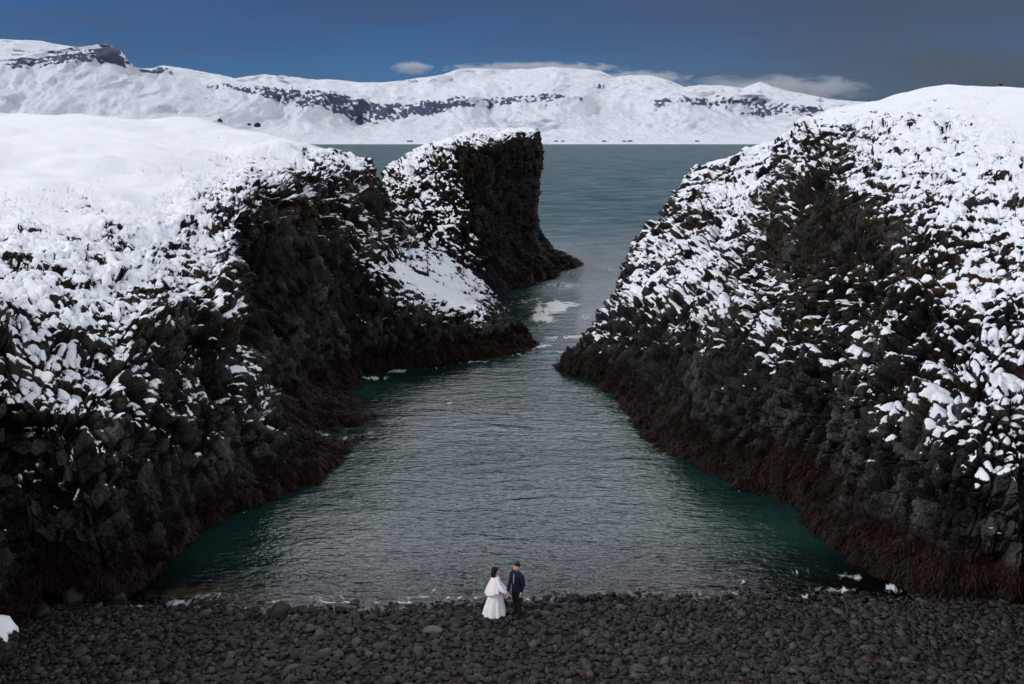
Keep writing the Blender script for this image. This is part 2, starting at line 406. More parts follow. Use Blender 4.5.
blobR = [(810,355,110,34,14,.22), (740,300,80,40,0,.14), (930,430,60,40,20,.15), (855,240,55,26,10,-.2), (905,245,24,30,0,-.25), (820,130,14,8,0,-.3), (840,140,20,12,30,-.25), (740,160,30,10,-30,-.12), (775,165,12,20,0,-.25),
         (960,250,16,40,30,-.15), (830,365,50,10,25,.18), (905,400,30,12,20,.12), (790,260,8,30,0,-.25), (815,200,20,20,0,-.3), (940,440,26,8,20,.22), (992,534,10,5,15,.9), (740,385,14,8,20,.30), (1000,240,20,20,0,-.15),
         (870,330,30,20,0,.10), (985,330,40,30,0,.06), (930,335,14,16,0,-.3), (640,290,25,12,-50,.1), (745,330,30,20,0,-.1), (660,215,12,14,0,-.25), (700,215,18,12,0,-.2), (850,466,14,10,0,.3), (985,195,26,6,20,-.25), (935,155,30,8,10,-.15)]
oR, R0, R1, RN = build_cliff('cliff_right', CR, M_ROCK, blobR, False, push=[(860,235,80,50,10,-.7), (760,430,40,40,40,-.5)], dens=1.7, axis_tilt=(.35,.25), moss_bias=.12, seed=5)
tag(oR, kind='structure')

# ---- sea stack
S = [
 [w(372,288), w(373,276,1.2), p(375,250,109), p(378,225,111), p(382,205,113), p(385,190,115), p(388,180,118), p(391,172,122)],
 [w(420,295), w(420,283,1.2), p(410,255,105), p(402,225,107), p(400,200,109), p(401,178,112), p(405,164,116), p(409,155,122)],
 [w(455,297), w(452,286,1.2), p(440,258,103.5), p(430,225,105.5), p(426,195,107.5), p(428,168,110), p(431,150,114), p(436,139,120)],
 [w(485,295), w(481,284,1.2), p(474,257,104), p(465,222,105.2), p(457,185,106.8), p(453,160,108.5), p(457,141,112), p(463,130,118)],
 [w(505,291), w(500,279,1.3), p(496,255,106), p(490,220,106.8), p(484,185,107.5), p(481,155,108.5), p(483,137,111), p(489,129,116)],
 [w(533,283), w(523,271,1.5), p(518,250,111.4), p(516,215,111.8), p(514,180,112.2), p(513,150,112.6), p(512,136,114), p(512,129,117)],
 [w(553,276), w(541,264,1.6), p(534,245,116), p(533,215,116.4), p(535,180,116.8), p(537,152,117), p(536,138,118), p(529,130,120)],
 [w(560,269), w(549,259,1.6), p(537,242,120.5), p(534,215,121), p(536,180,121), p(539,152,121), p(537,138,121.5), p(531,130.5,122.5)],
 [w(584,266), w(572,257,1.0), p(550,246,125), p(536,228,125.5), p(536,185,125), p(538,152,125), p(535,138,125), p(528,131,125.5)],
 [w(560,257), w(550,252,1.0), p(540,244,133), p(532,225,132.5), p(530,185,132), p(528,150,131), p(524,138,130), p(518,132,129)],
 [w(480,254), w(482,250,1.0), p(486,242,142), p(488,222,140), p(490,190,138), p(490,155,136), p(488,140,134), p(485,133,131)],
]
cv = [-.6,-.5,.6,.92,.92,.86,.88,.95]
covS = [cv, [-.6,-.5,.65,.94,.92,.90,.88,.92], [-.6,-.5,.68,.98,.92,.88,.86,.9], [-.6,-.5,.5,.82,.86,.7,.78,.9],
 [-.6,-.6,-.4,-.4,-.3,-.1,.55,.8], [-.6,-.6,-.5,-.5,-.5,-.15,.40,.8], [-.6,-.6,-.5,-.5,-.5,-.3,.3,.8], [-.6,-.6,-.5,-.5,-.5,-.3,.3,.8],
 [-.6,-.6,-.4,-.3,-.5,-.3,.3,.8], [-.6,-.6,-.3,-.3,-.3,0,.4,.8], [-.6,-.5,.1,.2,.2,.3,.6,.8]]
cen = P(478, 131, 125)
c9S = []; c10S = []
for r in S:
    cr = P(*r[-1][1:]); v = (cen-cr)*.5; v[2] = .1; c9S.append(v); c10S.append((cen-cr)*.48)
CS = table(S, covS, c9S, c10S)
CS[:, -1, 3] = .9; CS[:, -2, 3] = .9
blobS = [(446,262,22,5,35,-.9), (430,250,12,4,35,-.5), (465,170,8,16,0,-.2), (430,148,10,5,0,-.15), (516,140,8,3,0,.4), (480,150,10,4,20,.35)]
oS, S0, S1, SN = build_cliff('sea_stack', CS, M_STACK, blobS, False, dens=2.0, axis_tilt=(-.3,.1), seed=8)
tag(oS, 'tall basalt rock stack between the cliffs, snowy on its left slope, black on its right', 'sea stack', kind='thing')

# ------------------------------------------------------------------ far mountains across the bay
def mountains():
    K = np.array([-500,-250,-60,3,40,62,90,103,112,122,128,140,152,165,190,220,235,265,290,310,330,360,385,415,440,455,470,500,530,555,575,600,612,630,650,670,685,700,720,740,760,790,820,850,900,1024,1200,1500.])
    Cr = np.array([60,48,38,39,41,45,49,46,46,50,59,69,70,67,70,74,78,73,78,80,79,82,82,78,75,70,68,68,68.5,67,68,71,77,75,74,80,87,84,84,88,82,92,97,100,103,104,110,116.])
    n, m = 1500, 330
    px = np.linspace(-500, 1500, n); crest = np.interp(px, K, Cr)
    crest = crest+fbm(np.stack([px*.03, px*0, px*0], -1), 4, 77)*1.3
    BK = [-500,0,125,200,225,250,290,310,330,350,375,400,430,455,480,505,530,552,570,650,680,700,730,760,790,820,1500]
    BB = [76,66,62,86,88,93,100,104,106,115,120,115,112,107,103,102,102.5,101,98,102,106,104,106,112,116,117,120]
    BT = [72,61,48,84,83,87,88,88,94,98,106,105,101,98,98,97,97,94.5,96,99,99,96,98,103,106,108,112]
    BS = [.3,.45,.8,.0,.75,.85,.95,.95,1.0,.9,.95,.95,.8,1.0,.55,.85,1.0,1.0,.12,.12,.5,.5,.45,.6,.6,.5,.4]
    bb = np.interp(px, BK, BB)+fbm(np.stack([px*.06, px*0+3, px*0], -1), 4, 78)*3.4
    bt = np.interp(px, BK, BT)+fbm(np.stack([px*.05, px*0+9, px*0], -1), 4, 79)*1.6
    bt = np.minimum(bt, bb-1.2); bt = np.maximum(bt, crest+1.5); bb = np.maximum(bb, bt+1.2)
    bs = np.interp(px, BK, BS)
    rows = [(np.full(n, 150.), 3700), (np.full(n, 144.6), 3900), (np.full(n, 142.0), 3960), (142-(142-bb)*.28, 4110), (142-(142-bb)*.62, 4260), (bb, 4400), (bt, 4425), (crest*.45+bt*.55, 4640), (crest*.85+bt*.15, 4850), (crest, 5000), (crest+7, 5600), (np.full(n, 150.), 7200)]
    A = np.stack([np.stack([r[0], np.full(n, float(r[1]))], -1) for r in rows], 0)
    tt = np.array([0,.02,.05,.20,.36,.50,.58,.74,.86,.95,.98,1.])
    t = np.linspace(0, 1, m)
    py = np.zeros((n, m)); D = np.zeros((n, m))
    for i in range(n):
        py[i] = np.interp(t, tt, A[:, i, 0]); D[i] = np.interp(t, tt, A[:, i, 1])
    for _ in range(2):
        py = blur(py, 2, 1); D = blur(D, 2, 1)
    PX = np.repeat(px[:, None], m, 1); T = np.repeat(t[None], n, 0)
    a = (PX-CX)/F; b = (CY-py)/F
    pos = np.stack([a, CT+ST*b, -ST+CT*b], -1); pos = pos*(D/pos[..., 1])[..., None]; pos[..., 2] += H
    slope = sstep(.05, .3, T)*(1-sstep(.86, .97, T))
    g = PX/13.+fbm(np.stack([PX*.02, T*3, T*0], -1), 3, 80)*2.2+T*2*np.sin(PX*.013)+fbm(np.stack([PX*.01, T*1.5, T*0+4], -1), 3, 97)*6
    rid = np.abs(fbm(np.stack([g, T*1.2, T*0], -1), 3, 81))*2; fine = np.abs(fbm(np.stack([g*3.2, T*2.0, T*0+3], -1), 3, 82))
    big = fbm(np.stack([PX/85., T*1.5, T*0+9], -1), 3, 83)
    wp = pos+np.stack([fbm(pos/400., 2, 95)*150, pos[..., 0]*0, pos[..., 0]*0], -1)
    rg2 = 1-np.abs(fbm(wp/np.array([330., 700., 500.]), 5, 96, .55))*2.4
    dz = slope*(rid*3+fine*3+big*34+rg2*66-48)
    pos[..., 1] += -dz*1.5+slope*fbm(pos/60., 3, 88)*20+sstep(.02, .2, T)*fbm(pos/np.array([230., 400., 200.]), 3, 94)*70; pos[..., 2] += dz*.40*(1-sstep(.45, .6, T)*.6)
    pos[..., 1] += sstep(.58, .8, T)*fbm(pos/np.array([160., 300., 90.]), 4, 84)*90
    pos[..., 2] += sstep(.58, .8, T)*(1-sstep(.9, .96, T))*fbm(pos/np.array([120., 200., 200.]), 4, 85)*18
    # rock outcrops: the cliff band, streaks under it, gullies and strata
    band = np.exp(-((py-(bb+bt)[:, None]/2)/((bb-bt)[:, None]*.62+.6))**4)*bs[:, None]
    q = np.stack([PX/2.3, py/1.9, T*0], -1); q2 = np.stack([PX/16., py/5., T*0+5], -1)
    n1 = fbm(q, 4, 86); n2 = fbm(q2, 3, 87)
    rock = band*(.80+n1*1.5)+n1*.30+n2*.75*(.4+band)-.34
    left = np.exp(-((PX-40)/75.)**2)
    strat = np.abs(np.sin(py*.75+fbm(np.stack([PX/60, T*0, T*0], -1), 2, 91)*3))
    rock += left*sstep(.75, 1, strat)*np.exp(-((py-58)/11.)**2)*.62
    rock += np.exp(-((PX-113)/11.)**2-((py-(crest[:, None]+9))/9.)**2)*1.15
    rock += gblobs(PX, py, [(686,101,9,3,40,.75), (722,98,14,4,25,.6), (600,85,6,3,0,1.0), (770,103,22,5,20,.6), (560,97,6,2,0,.3), (660,104,10,3,-30,.5), (265,74,14,1.8,0,.5), (410,81,14,1.6,0,.4), (165,70,14,2.5,15,.45), (210,97,6,6,30,.25)])*(.6+.7*n1)
    rock += sstep(.62, 1.0, rid)*slope*.0
    streak = fbm(np.stack([g*2.4, T*2.6, T*0+2], -1), 3, 92)
    rock += np.where((py > bb[:, None]), np.clip(streak-.18, 0, 1)*np.exp(-((py-bb[:, None])/11.))*1.2, 0)
    snow = .5-rock*1.2+.12
    o = mesh_np('mountains', pos, grid_faces(n, m)[:, ::-1], mtn_mat(), attrs=dict(snow=snow))
    return tag(o, kind='structure')
def mtn_mat():
    t = NT('far_snow_mountain'); c = t.coord()
    n2 = t.noise(c, .05, 5, .6); n3 = t.noise(c, .2, 3)
    s = t.math('ADD', t.attr('snow'), t.math('MULTIPLY', t.math('SUBTRACT', n2, .5), .9))
    rock = t.bsdf(t.mix(n3, (.040, .048, .085), (.085, .098, .15)), .85, None, .2)  # blue of the aerial haze is mixed into the grey rock colour
    sn = t.bsdf((.74, .76, .83), .7, t.bump(t.noise(c, .011, 8, .66), .9, 50.), .1)
    mx = t.n('ShaderNodeMixShader'); t.l(t.ramp(s, .28, .70), mx.inputs[0]); t.l(rock, mx.inputs[1]); t.l(sn, mx.inputs[2])
    return t.done(mx.outputs[0])
mountains()

# ------------------------------------------------------------------ beach sheet and sea
def y_shore(X): return np.interp(X, [-30, -13, -9, -4, 0, 2.5, 6, 14, 30], [31.9, 31.7, 31.1, 31.3, 31.75, 32.15, 32.15, 32.2, 32.2])+.12*np.sin(X*1.7)+.08*np.sin(X*4.1+1)
def beach_z(X, Y):
    d = y_shore(X)-Y
    z = np.where(d > 0, d*.085+np.maximum(d-12, 0)*.10, d*.16)
    return np.maximum(z, -3.2)
def stone_mat(name, a, b, rough=.6):
    t = NT(name); c = t.coord(); oi = t.n('ShaderNodeObjectInfo')
    col = t.mix(t.ramp(t.math('ADD', t.attr('tone'), t.math('MULTIPLY', t.math('SUBTRACT', t.noise(c, 6, 4), .5), .25)), 0, 1, smooth=False), a, b)
    col = t.mix(t.attr('red'), col, (.036, .014, .010))
    return t.done(t.bsdf(col, rough, t.bump(t.noise(c, 22, 4, .6), .5, .02), .2))
M_PEB = stone_mat('beach_stone', (.004, .004, .0045), (.062, .058, .057))
def ground():
    t = NT('dark_gravel_bed'); c = t.coord()
    v = t.vor(c, 9.); col = t.mix(t.noise(c, 1.2, 4), (.005, .0045, .0045), (.020, .017, .015)); col = t.mix(t.math('MULTIPLY', t.attr('sand'), t.ramp(t.noise(c, 1.6, 4), .35, .6)), col, (.42, .25, .15))
    m = t.done(t.bsdf(col, .8, t.bump(v.outputs['Distance'], .8, .05), .3))
    X, Y = np.meshgrid(np.linspace(-70, 70, 281), np.concatenate([np.linspace(-60, 20, 60), np.linspace(20.5, 60, 160), np.linspace(62, 170, 60)]), indexing='ij')
    Z = beach_z(X, Y)+fbm(np.stack([X*.5, Y*.5, X*0], -1), 3, 31)*.04-.03
    o = mesh_np('beach_bed', np.stack([X, Y, Z], -1), grid_faces(*X.shape), m, attrs=dict(sand=np.clip(np.exp(-((X+10.4)/2.2)**2-((Y-33.1)/1.6)**2)*2.2, 0, 1.6))); tag(o, kind='structure')
ground()
def sea():
    t = NT('sea_water'); geo = t.n('ShaderNodeNewGeometry')
    c1 = t.coord((.55, 1.25, 1)); c2 = t.coord((1., 1.9, 1), (0, 0, .25)); c3 = t.coord((.02, .05, 1)); cs = t.coord((.006, .04, 1))
    w1 = t.noise(c1, .75, 3, .55, .4); w2 = t.noise(c2, 2.4, 3, .55, .3); w3 = t.noise(c1, 7.5, 2, .5); w0 = t.noise(t.coord((.35, 1., 1)), .16, 4, .6)
    h = t.math('ADD', t.math('MULTIPLY', w1, 1.0), t.math('ADD', t.math('MULTIPLY', w2, .42), t.math('MULTIPLY', w3, .06)))
    h = t.math('ADD', h, t.math('MULTIPLY', w0, t.math('MULTIPLY', t.attr('far'), 3.0)))
    calm = t.ramp(t.noise(c3, 1.6, 3), .35, .7, .75, 1.25)
    dist = t.attr('far')
    bm = t.n('ShaderNodeBump'); bm.inputs['Strength'].default_value = 1.0; t.l(t.math('MULTIPLY', calm, t.math('ADD', .11, t.math('MULTIPLY', dist, .55))), bm.inputs['Distance']); t.l(h, bm.inputs['Height'])
    nrm = bm.outputs[0]
    patch = t.ramp(t.noise(c3, 3., 4, .6), .38, .66)
    body = t.mix(patch, (.004, .017, .0165), (.009, .036, .033))
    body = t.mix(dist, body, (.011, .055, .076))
    df = t.n('ShaderNodeBsdfDiffuse'); t.l(body, df.inputs['Color'])
    gb = t.n('ShaderNodeBsdfGlossy'); t.val(gb, 'Roughness', t.math('ADD', .05, t.math('MULTIPLY', dist, .20))); t.l(nrm, gb.inputs['Normal'])
    fb = t.n('ShaderNodeFresnel'); fb.inputs['IOR'].default_value = 1.50; t.l(nrm, fb.inputs['Normal'])
    wav = t.ramp(t.math('ADD', t.math('MULTIPLY', w0, .6), t.math('MULTIPLY', t.noise(t.coord((.5, 1., 1)), .45, 4, .6), .5)), .42, .68, .25, 2.1)  # wave glints on the far sea, patterned into reflection strength by noise
    cap = t.math('MULTIPLY', t.math('SUBTRACT', .60, t.math('MULTIPLY', dist, .47)), t.math('ADD', t.math('SUBTRACT', 1., dist), t.math('MULTIPLY', dist, wav)))      # a rough sea hides its own grazing faces
    b = t.n('ShaderNodeMixShader'); t.l(t.math('MINIMUM', fb.outputs[0], cap), b.inputs[0]); t.l(df.outputs[0], b.inputs[1]); t.l(gb.outputs[0], b.inputs[2])
    # clear shallows over the stones
    gl = t.n('ShaderNodeBsdfGlossy'); gl.inputs['Roughness'].default_value = .06; t.l(nrm, gl.inputs['Normal'])
    tr = t.n('ShaderNodeBsdfTransparent'); tr.inputs['Color'].default_value = (.62, .74, .70, 1)
    fr = t.n('ShaderNodeFresnel'); fr.inputs['IOR'].default_value = 1.34; t.l(nrm, fr.inputs['Normal'])
    m1 = t.n('ShaderNodeMixShader'); t.l(fr.outputs[0], m1.inputs[0]); t.l(tr.outputs[0], m1.inputs[1]); t.l(gl.outputs[0], m1.inputs[2])
    mx = t.n('ShaderNodeMixShader'); t.l(t.attr('deep'), mx.inputs[0]); t.l(m1.outputs[0], mx.inputs[1]); t.l(b.outputs[0], mx.inputs[2])
    mat = t.done(mx.outputs[0])
    ys = np.concatenate([np.linspace(27, 45, 150), np.geomspace(45.2, 3990, 220)])
    s = np.linspace(-1, 1, 301); S, Yg = np.meshgrid(s, ys, indexing='ij')
    X = S*(Yg*.95+40)
    deep = sstep(.3, 6.5, Yg-y_shore(X))*.97
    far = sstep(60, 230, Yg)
    o = mesh_np('sea', np.stack([X, Yg, X*0], -1), grid_faces(*X.shape), mat, attrs=dict(deep=deep, far=far)); tag(o, kind='structure')
sea()

# ------------------------------------------------------------------ foam
def foam():
    t = NT('sea_foam'); c = t.coord()
    d = t.bsdf((.78, .80, .80), .8, t.bump(t.noise(c, 12, 3), .4, .03), .2)
    tr = t.n('ShaderNodeBsdfTransparent'); mx = t.n('ShaderNodeMixShader')
    t.l(t.ramp(t.math('ADD', t.attr('dens'), t.math('MULTIPLY', t.math('SUBTRACT', t.noise(c, 5, 4), .5), .7)), .0, 1.0, .0, .8), mx.inputs[0]); t.l(tr.outputs[0], mx.inputs[1]); t.l(d, mx.inputs[2])
    mat = t.done(mx.outputs[0])
    B = [(150+i*62, 606.5-7*min(1, i/5.)+2*math.sin(i*2.1), 34, 1.7, 0, .50) for i in range(13)]+[(556,307,24,7,-5,2.1), (545,317,16,6,0,2.0), (570,303,10,4,0,1.2), (512,353,24,2.6,-6,1.0), (545,345,18,2.8,-14,.9), (570,337,24,2.0,-3,.9), (598,334,26,2.0,0,.95), (560,352,16,1.6,0,.5), (505,309,16,5,0,.38), (525,299,18,6,0,.42), (560,285,30,7,0,.40), (610,270,40,7,0,.34), (600,258,24,3,0,.30),
         (585,318,20,6,0,.35), (372,378,18,2.5,0,.62), (352,382,10,2,0,.5), (398,371,16,2,0,.5), (430,368,16,1.6,0,.4), (470,362,20,2,0,.5), (334,436,18,3,12,.65), (372,433,10,2,0,.4), (365,408,8,1.6,0,.35), (860,578,16,5,10,.75), (838,590,22,4,0,.70), (815,597,22,3,0,.6), (890,588,16,4,0,.7), (912,582,12,5,20,.6), (800,572,10,3,0,.45), (742,582,8,3,0,.45),
         (345,597,30,4,0,.42), (395,586,22,4,0,.40), (310,600,22,4,0,.35), (430,598,40,3,0,.36), (640,598,40,3,0,.3), (720,594,40,4,0,.32), (733,490,16,2,10,.42), (660,450,10,2,20,.4), (440,590,20,3,0,.33), (220,596,30,4,0,.4), (180,603,20,4,0,.45), (240,515,12,1.6,-30,.35)]
    V = []; Fs = []; Dn = []; base = 0
    for (bx, by, rx, ry, an, am) in B:
        ext = max(rx, ry*1.5)*1.5; exy = max(ry, rx*abs(math.sin(math.radians(an))))*2.0
        st = .45; sy = .30
        gx = np.arange(bx-ext, bx+ext, st); gy = np.arange(by-exy, by+exy, sy)
        PX, PY = np.meshgrid(gx, gy, indexing='ij')
        a = (PX-CX)/F; b = (CY-PY)/F; d = np.stack([a, CT+ST*b, -ST+CT*b], -1); k = (0.012-H)/d[..., 2]
        pos = d*k[..., None]; pos[..., 2] = .012
        f = gblobs(PX, PY, [(bx, by, rx, ry, an, am)])
        q = pos*np.array([1.1, .8, 0])*((45/np.clip(pos[..., 1], 30, 140))**.55)[..., None]
        q = q+np.stack([fbm(q*.8, 2, 51), fbm(q*.8+5, 2, 52), q[..., 0]*0], -1)*.9
        rg = 1-np.abs(fbm(q*1.5, 4, 53))*3.2
        fld = f*.95+rg*.85-.36 if am < 1.1 else f*.72+rg*.50-.22
        pos[..., 2] += np.clip(fld-.45, 0, 1)*.03+bx*1e-6+by*3e-6
        fq = grid_faces(*PX.shape); keep = (fld.ravel()[fq] > .45).sum(1) >= 4
        fq = fq[keep]
        used, inv = np.unique(fq, return_inverse=True)
        if len(used) == 0: continue
        V.append(pos.reshape(-1, 3)[used]); Dn.append(np.clip((fld.ravel()[used]-.45)*1.5, 0, 1)); Fs.append(inv.reshape(-1, 4)+base); base += len(used)
    Fs = np.concatenate(Fs)[:, ::-1]
    o = mesh_np('sea_foam', np.concatenate(V), Fs, mat, attrs=dict(dens=np.concatenate(Dn))); tag(o, kind='stuff', label='white foam streaks and patches drifting on the water')
foam()

# ------------------------------------------------------------------ seaweed
def seaweed(pos0, pos1, nb, n, wmul=1.0):
    t = NT('wet_seaweed'); c = t.coord()
    col = t.mix(t.attr('tone'), (.002, .0008, .0004), (.030, .0095, .0022))
    mat = t.done(t.bsdf(col, .62, None, .22))
    z = pos1[..., 2]; lf = fbm(pos0*.5, 2, 71)
    px, py, dep = project(pos1)
    ok = (z > -.15) & (z < .85+lf*1.3) & (fbm(pos0*1.3+50, 2, 72) > -.28) & (px > -40) & (px < 1064) & (pos1[..., 1] > 29)
    idx = np.argwhere(ok)
    P0 = pos1[idx[:, 0], idx[:, 1]]; N0 = nb[idx[:, 0], idx[:, 1]]
    # even out sampling by world area
    e = np.linalg.norm(np.diff(pos1, axis=0)[np.minimum(idx[:, 0], pos1.shape[0]-2), idx[:, 1]], axis=-1)*np.linalg.norm(np.diff(pos1, axis=1)[idx[:, 0], np.minimum(idx[:, 1], pos1.shape[1]-2)], axis=-1)
    wgt = e*(40/np.clip(P0[:, 1], 30, 120))**1.2; wgt /= wgt.sum()
    ch = rng.choice(len(P0), n, p=wgt); p_, nn = P0[ch]+rng.normal(0, .04, (n, 3)), N0[ch]
    sc = (np.clip(p_[:, 1], 30, 120)/40)**.6*wmul
    ln = (rng.uniform(.10, .30, n)*sc)[:, None]; wd = (rng.uniform(.014, .034, n)*sc)[:, None]
    outd = nn*np.array([1, 1, .0]); outd /= np.linalg.norm(outd, axis=1, keepdims=True)+1e-6
    d = outd*.5+rng.normal(0, .55, (n, 3)); d[:, 2] = rng.uniform(-.1, .6, n); d /= np.linalg.norm(d, axis=1, keepdims=True)
    side = np.cross(d, np.array([0, 0, 1.])); side /= np.linalg.norm(side, axis=1, keepdims=True)+1e-6
    side = side+rng.normal(0, .35, (n, 3))
    pts = []
    for k, (u, wf) in enumerate(((0, .6), (.35, 1.), (.7, .9), (1., .25))):
        cpt = p_+nn*.03+d*ln*u+np.array([0, 0, -1.])*ln*u*u*.9
        cpt[:, 2] = np.maximum(cpt[:, 2], .015+rng.uniform(0, .02, n))
        pts += [cpt-side*wd*wf*.5, cpt+side*wd*wf*.5]
    V = np.stack(pts, 1); b = (np.arange(n)*8)[:, None, None]
    fq = np.array([[0, 1, 3, 2], [2, 3, 5, 4], [4, 5, 7, 6]])[None]+b
    tone = np.clip(rng.beta(1.6, 3, n)+np.clip(p_[:, 2]-.7, 0, 1)*.35, 0, 1)
    o = mesh_np('seaweed', V.reshape(-1, 3), fq.reshape(-1, 4), mat, attrs=dict(tone=np.repeat(tone, 8))); tag(o, kind='stuff', label='wet brown seaweed hanging over the rock along the waterline')
seaweed(L0, L1, LN, 80000); seaweed(R0, R1, RN, 80000); seaweed(S0, S1, SN, 14000)

# ------------------------------------------------------------------ stones
def ico(sub):
    import bmesh
    bm = bmesh.new(); bmesh.ops.create_icosphere(bm, subdivisions=sub, radius=1.0)
    V = np.array([v.co[:] for v in bm.verts]); Fq = np.array([[v.index for v in f.verts] for f in bm.faces]); bm.free(); return V, Fq
def stone_shape(V, s, ang=.25, amp=.22, flats=4, lo=.62):
    n = V/np.linalg.norm(V, axis=1, keepdims=True)
    r = 1+fbm(n*1.1+s*7.7, 2, s)*amp*1.6+fbm(n*3+s*3.3, 2, s+1)*amp*.35
    # knock a few flats off
    rs = np.random.default_rng(s)
    for k in range(flats):
        ax = rs.normal(size=3); ax /= np.linalg.norm(ax); h = rs.uniform(lo, .9); dd = (n*r[:, None])@ax
        r = np.where(dd > h, r*(h+(dd-h)*(.25 if flats < 6 else .04))/np.maximum(dd, 1e-6), r)
    return n*r[:, None]
I1, F1 = ico(2); I2, F2 = ico(3)
protos = [stone_shape(I1, s) for s in range(24)]
def rotz(a): c, s = math.cos(a), math.sin(a); return np.array([[c, -s, 0], [s, c, 0], [0, 0, 1.]])
def rand_rot(tilt):
    return rotz(rng.uniform(0, 6.28))@np.array(Matrix.Rotation(rng.normal(0, tilt), 3, 'X'))@rotz(rng.uniform(0, 6.28))
def pebbles():
    n = 31000; V = []; Fs = []; tone = []; red = []
    pts = np.stack([rng.uniform(-21, 21, n), 33.1-rng.beta(1.0, 1.15, n)*12.5], -1)
    k = 0
    for X, Y in pts:
        ys = float(y_shore(np.array([X]))[0])
        if Y > ys+.9: continue
        if Y > ys-.05 and rng.random() < .55: continue
        s = math.exp(rng.normal(math.log(.054), .42)); s = min(s, .17)
        sc = np.array([s*rng.uniform(1.0, 1.55), s*rng.uniform(.8, 1.1), s*rng.uniform(.5, .8)])
        v = protos[k % 24]*sc; v = v@rand_rot(.22).T
        z = float(beach_z(np.array([X]), np.array([Y]))[0])+s*.22+rng.uniform(0, .03)
        V.append(v+[X, Y, z]); Fs.append(F1+k*len(I1))
        tn = np.clip(rng.beta(1.8, 4.2)+(.12 if s > .09 else 0), 0, 1)
        if Y > ys-.5: tn *= .35
        tone.append(tn); red.append(rng.uniform(.3, .9) if rng.random() < .035 else 0); k += 1
    o = mesh_np('pebbles', np.concatenate(V), np.concatenate(Fs), M_PEB, attrs=dict(tone=np.repeat(tone, len(I1)), red=np.repeat(red, len(I1))))
    tag(o, kind='stuff', label='dark rounded sea-worn pebbles covering the beach')
    print('pebbles', k)
pebbles()
def stone_obj(name, s, mat, tone, red=0, sub=2, amp=.22):
    V, Fq = (I2, F2); v = stone_shape(V, s, amp=amp) if sub < 3 else stone_shape(V, s, amp=amp, flats=14, lo=.5)
    return mesh_np(name, v, Fq, mat, attrs=dict(tone=np.full(len(V), tone), red=np.full(len(V), red)), link=True)
cob = {}
CLS = {'dark': ('dark grey rounded cobble among the smaller pebbles of the beach', .20, 0), 'pale': ('pale grey rounded cobble standing out on the dark beach', .85, 0), 'red': ('reddish brown rounded cobble on the dark beach', .45, .9)}
for kname, (lab, tn, rd) in CLS.items():
    cob[kname] = []
    for j in range(6):
        o = stone_obj('beach_cobble', 100+j*7+len(kname), M_PEB, tn+.03*j, rd)
        COL.objects.unlink(o); cob[kname].append(o.data)
placed = []
for i in range(285):
    for _ in range(40):
        X = rng.uniform(-14, 15.5); Y = rng.uniform(24.6, 32.0); s = rng.uniform(.10, .19)
        if Y > float(y_shore(np.array([X]))[0])-.1: continue
        if abs(X+.2) < .9 and 29 < Y < 32: continue
        if all((X-a)**2+(Y-b)**2 > (s+c)**2*1.2 for a, b, c in placed): break
    placed.append((X, Y, s))
    kname = 'red' if i % 19 == 0 else 'pale' if i % 6 == 1 else 'dark'
    o = bpy.data.objects.new('beach_cobble', random.choice(cob[kname])); COL.objects.link(o)
    sz = (s*rng.uniform(1, 1.35), s*rng.uniform(.8, 1), s*rng.uniform(.5, .7))
    o.scale = sz; o.rotation_euler = (rng.normal(0, .12), rng.normal(0, .12), rng.uniform(0, 6.28))
    o.location = (X, Y, float(beach_z(np.array([X]), np.array([Y]))[0])+s*.2)
    tag(o, CLS[kname][0], 'cobble', {'dark': 'large dark cobbles on the beach', 'pale': 'large pale cobbles on the beach', 'red': 'large reddish cobbles on the beach'}[kname])
M_BLD = stone_mat('boulder_rock', (.006, .0055, .005), (.085, .075, .062), .5)
def boulder(px, py, sx, sy, sz, seed, tone, label, z=None, name='boulder', rz=0., amp=.26, sink=.3):
    c = W(px, py, 0.0); zz = float(beach_z(np.array([c[0]]), np.array([c[1]]))[0]); zz = max(zz, -.05)
    c = W(px, py, zz)
    o = stone_obj(name, seed, M_BLD, tone, 0, 3, amp); o.scale = (sx, sy, sz); o.rotation_euler.z = rz
    o.location = (c[0], c[1], zz+sz*(1-sink)*.6); return tag(o, label, 'boulder')
boulder(280, 617, .36, .34, .44, 311, .2, 'dark pointed boulder with pale streaks at the left end of the waterline')
boulder(356, 604, .22, .18, .17, 322, .30, 'low brownish rock half under shallow water, right of the pointed boulder')
boulder(469, 594, .26, .16, .07, 323, .05, 'flat black rock barely above the water, left of the bride')
boulder(432, 632, .42, .24, .13, 341, 1.0, 'flat pale grey slab lying on the pebbles, lower left of the bride', amp=.15)
boulder(577, 600, .26, .2, .22, 325, .05, 'wet black boulder at the water edge, nearest to the groom')
boulder(593, 600, .24, .2, .2, 326, .08, 'wet black boulder at the water edge, second to the right of the groom')
boulder(611, 598, .24, .2, .22, 327, .05, 'wet black boulder at the water edge, third to the right of the groom')
boulder(625, 600, .22, .2, .16, 328, .15, 'low wet boulder at the water edge, fourth to the right of the groom')
boulder(391, 606, .14, .12, .12, 329, .05, 'small black stone at the water edge, left of the bride and the flat rock')
boulder(75, 600, .55, .45, .42, 330, .12, 'large dark block fallen at the foot of the left cliff, above the beach', rz=.5)
boulder(120, 604, .40, .35, .30, 331, .12, 'mid sized dark block at the foot of the left cliff, right of the larger block')
boulder(45, 618, .45, .4, .34, 332, .1, 'dark block at the far left of the beach under the left cliff')
boulder(870, 650, .30, .24, .16, 333, .55, 'broad grey stone low on the right part of the beach')
boulder(640, 672, .32, .24, .17, 334, .45, 'broad flat grey stone at the bottom of the beach, below the groom')
boulder(900, 635, .22, .2, .16, 335, .5, 'rounded grey stone on the right part of the beach above the broad stone')
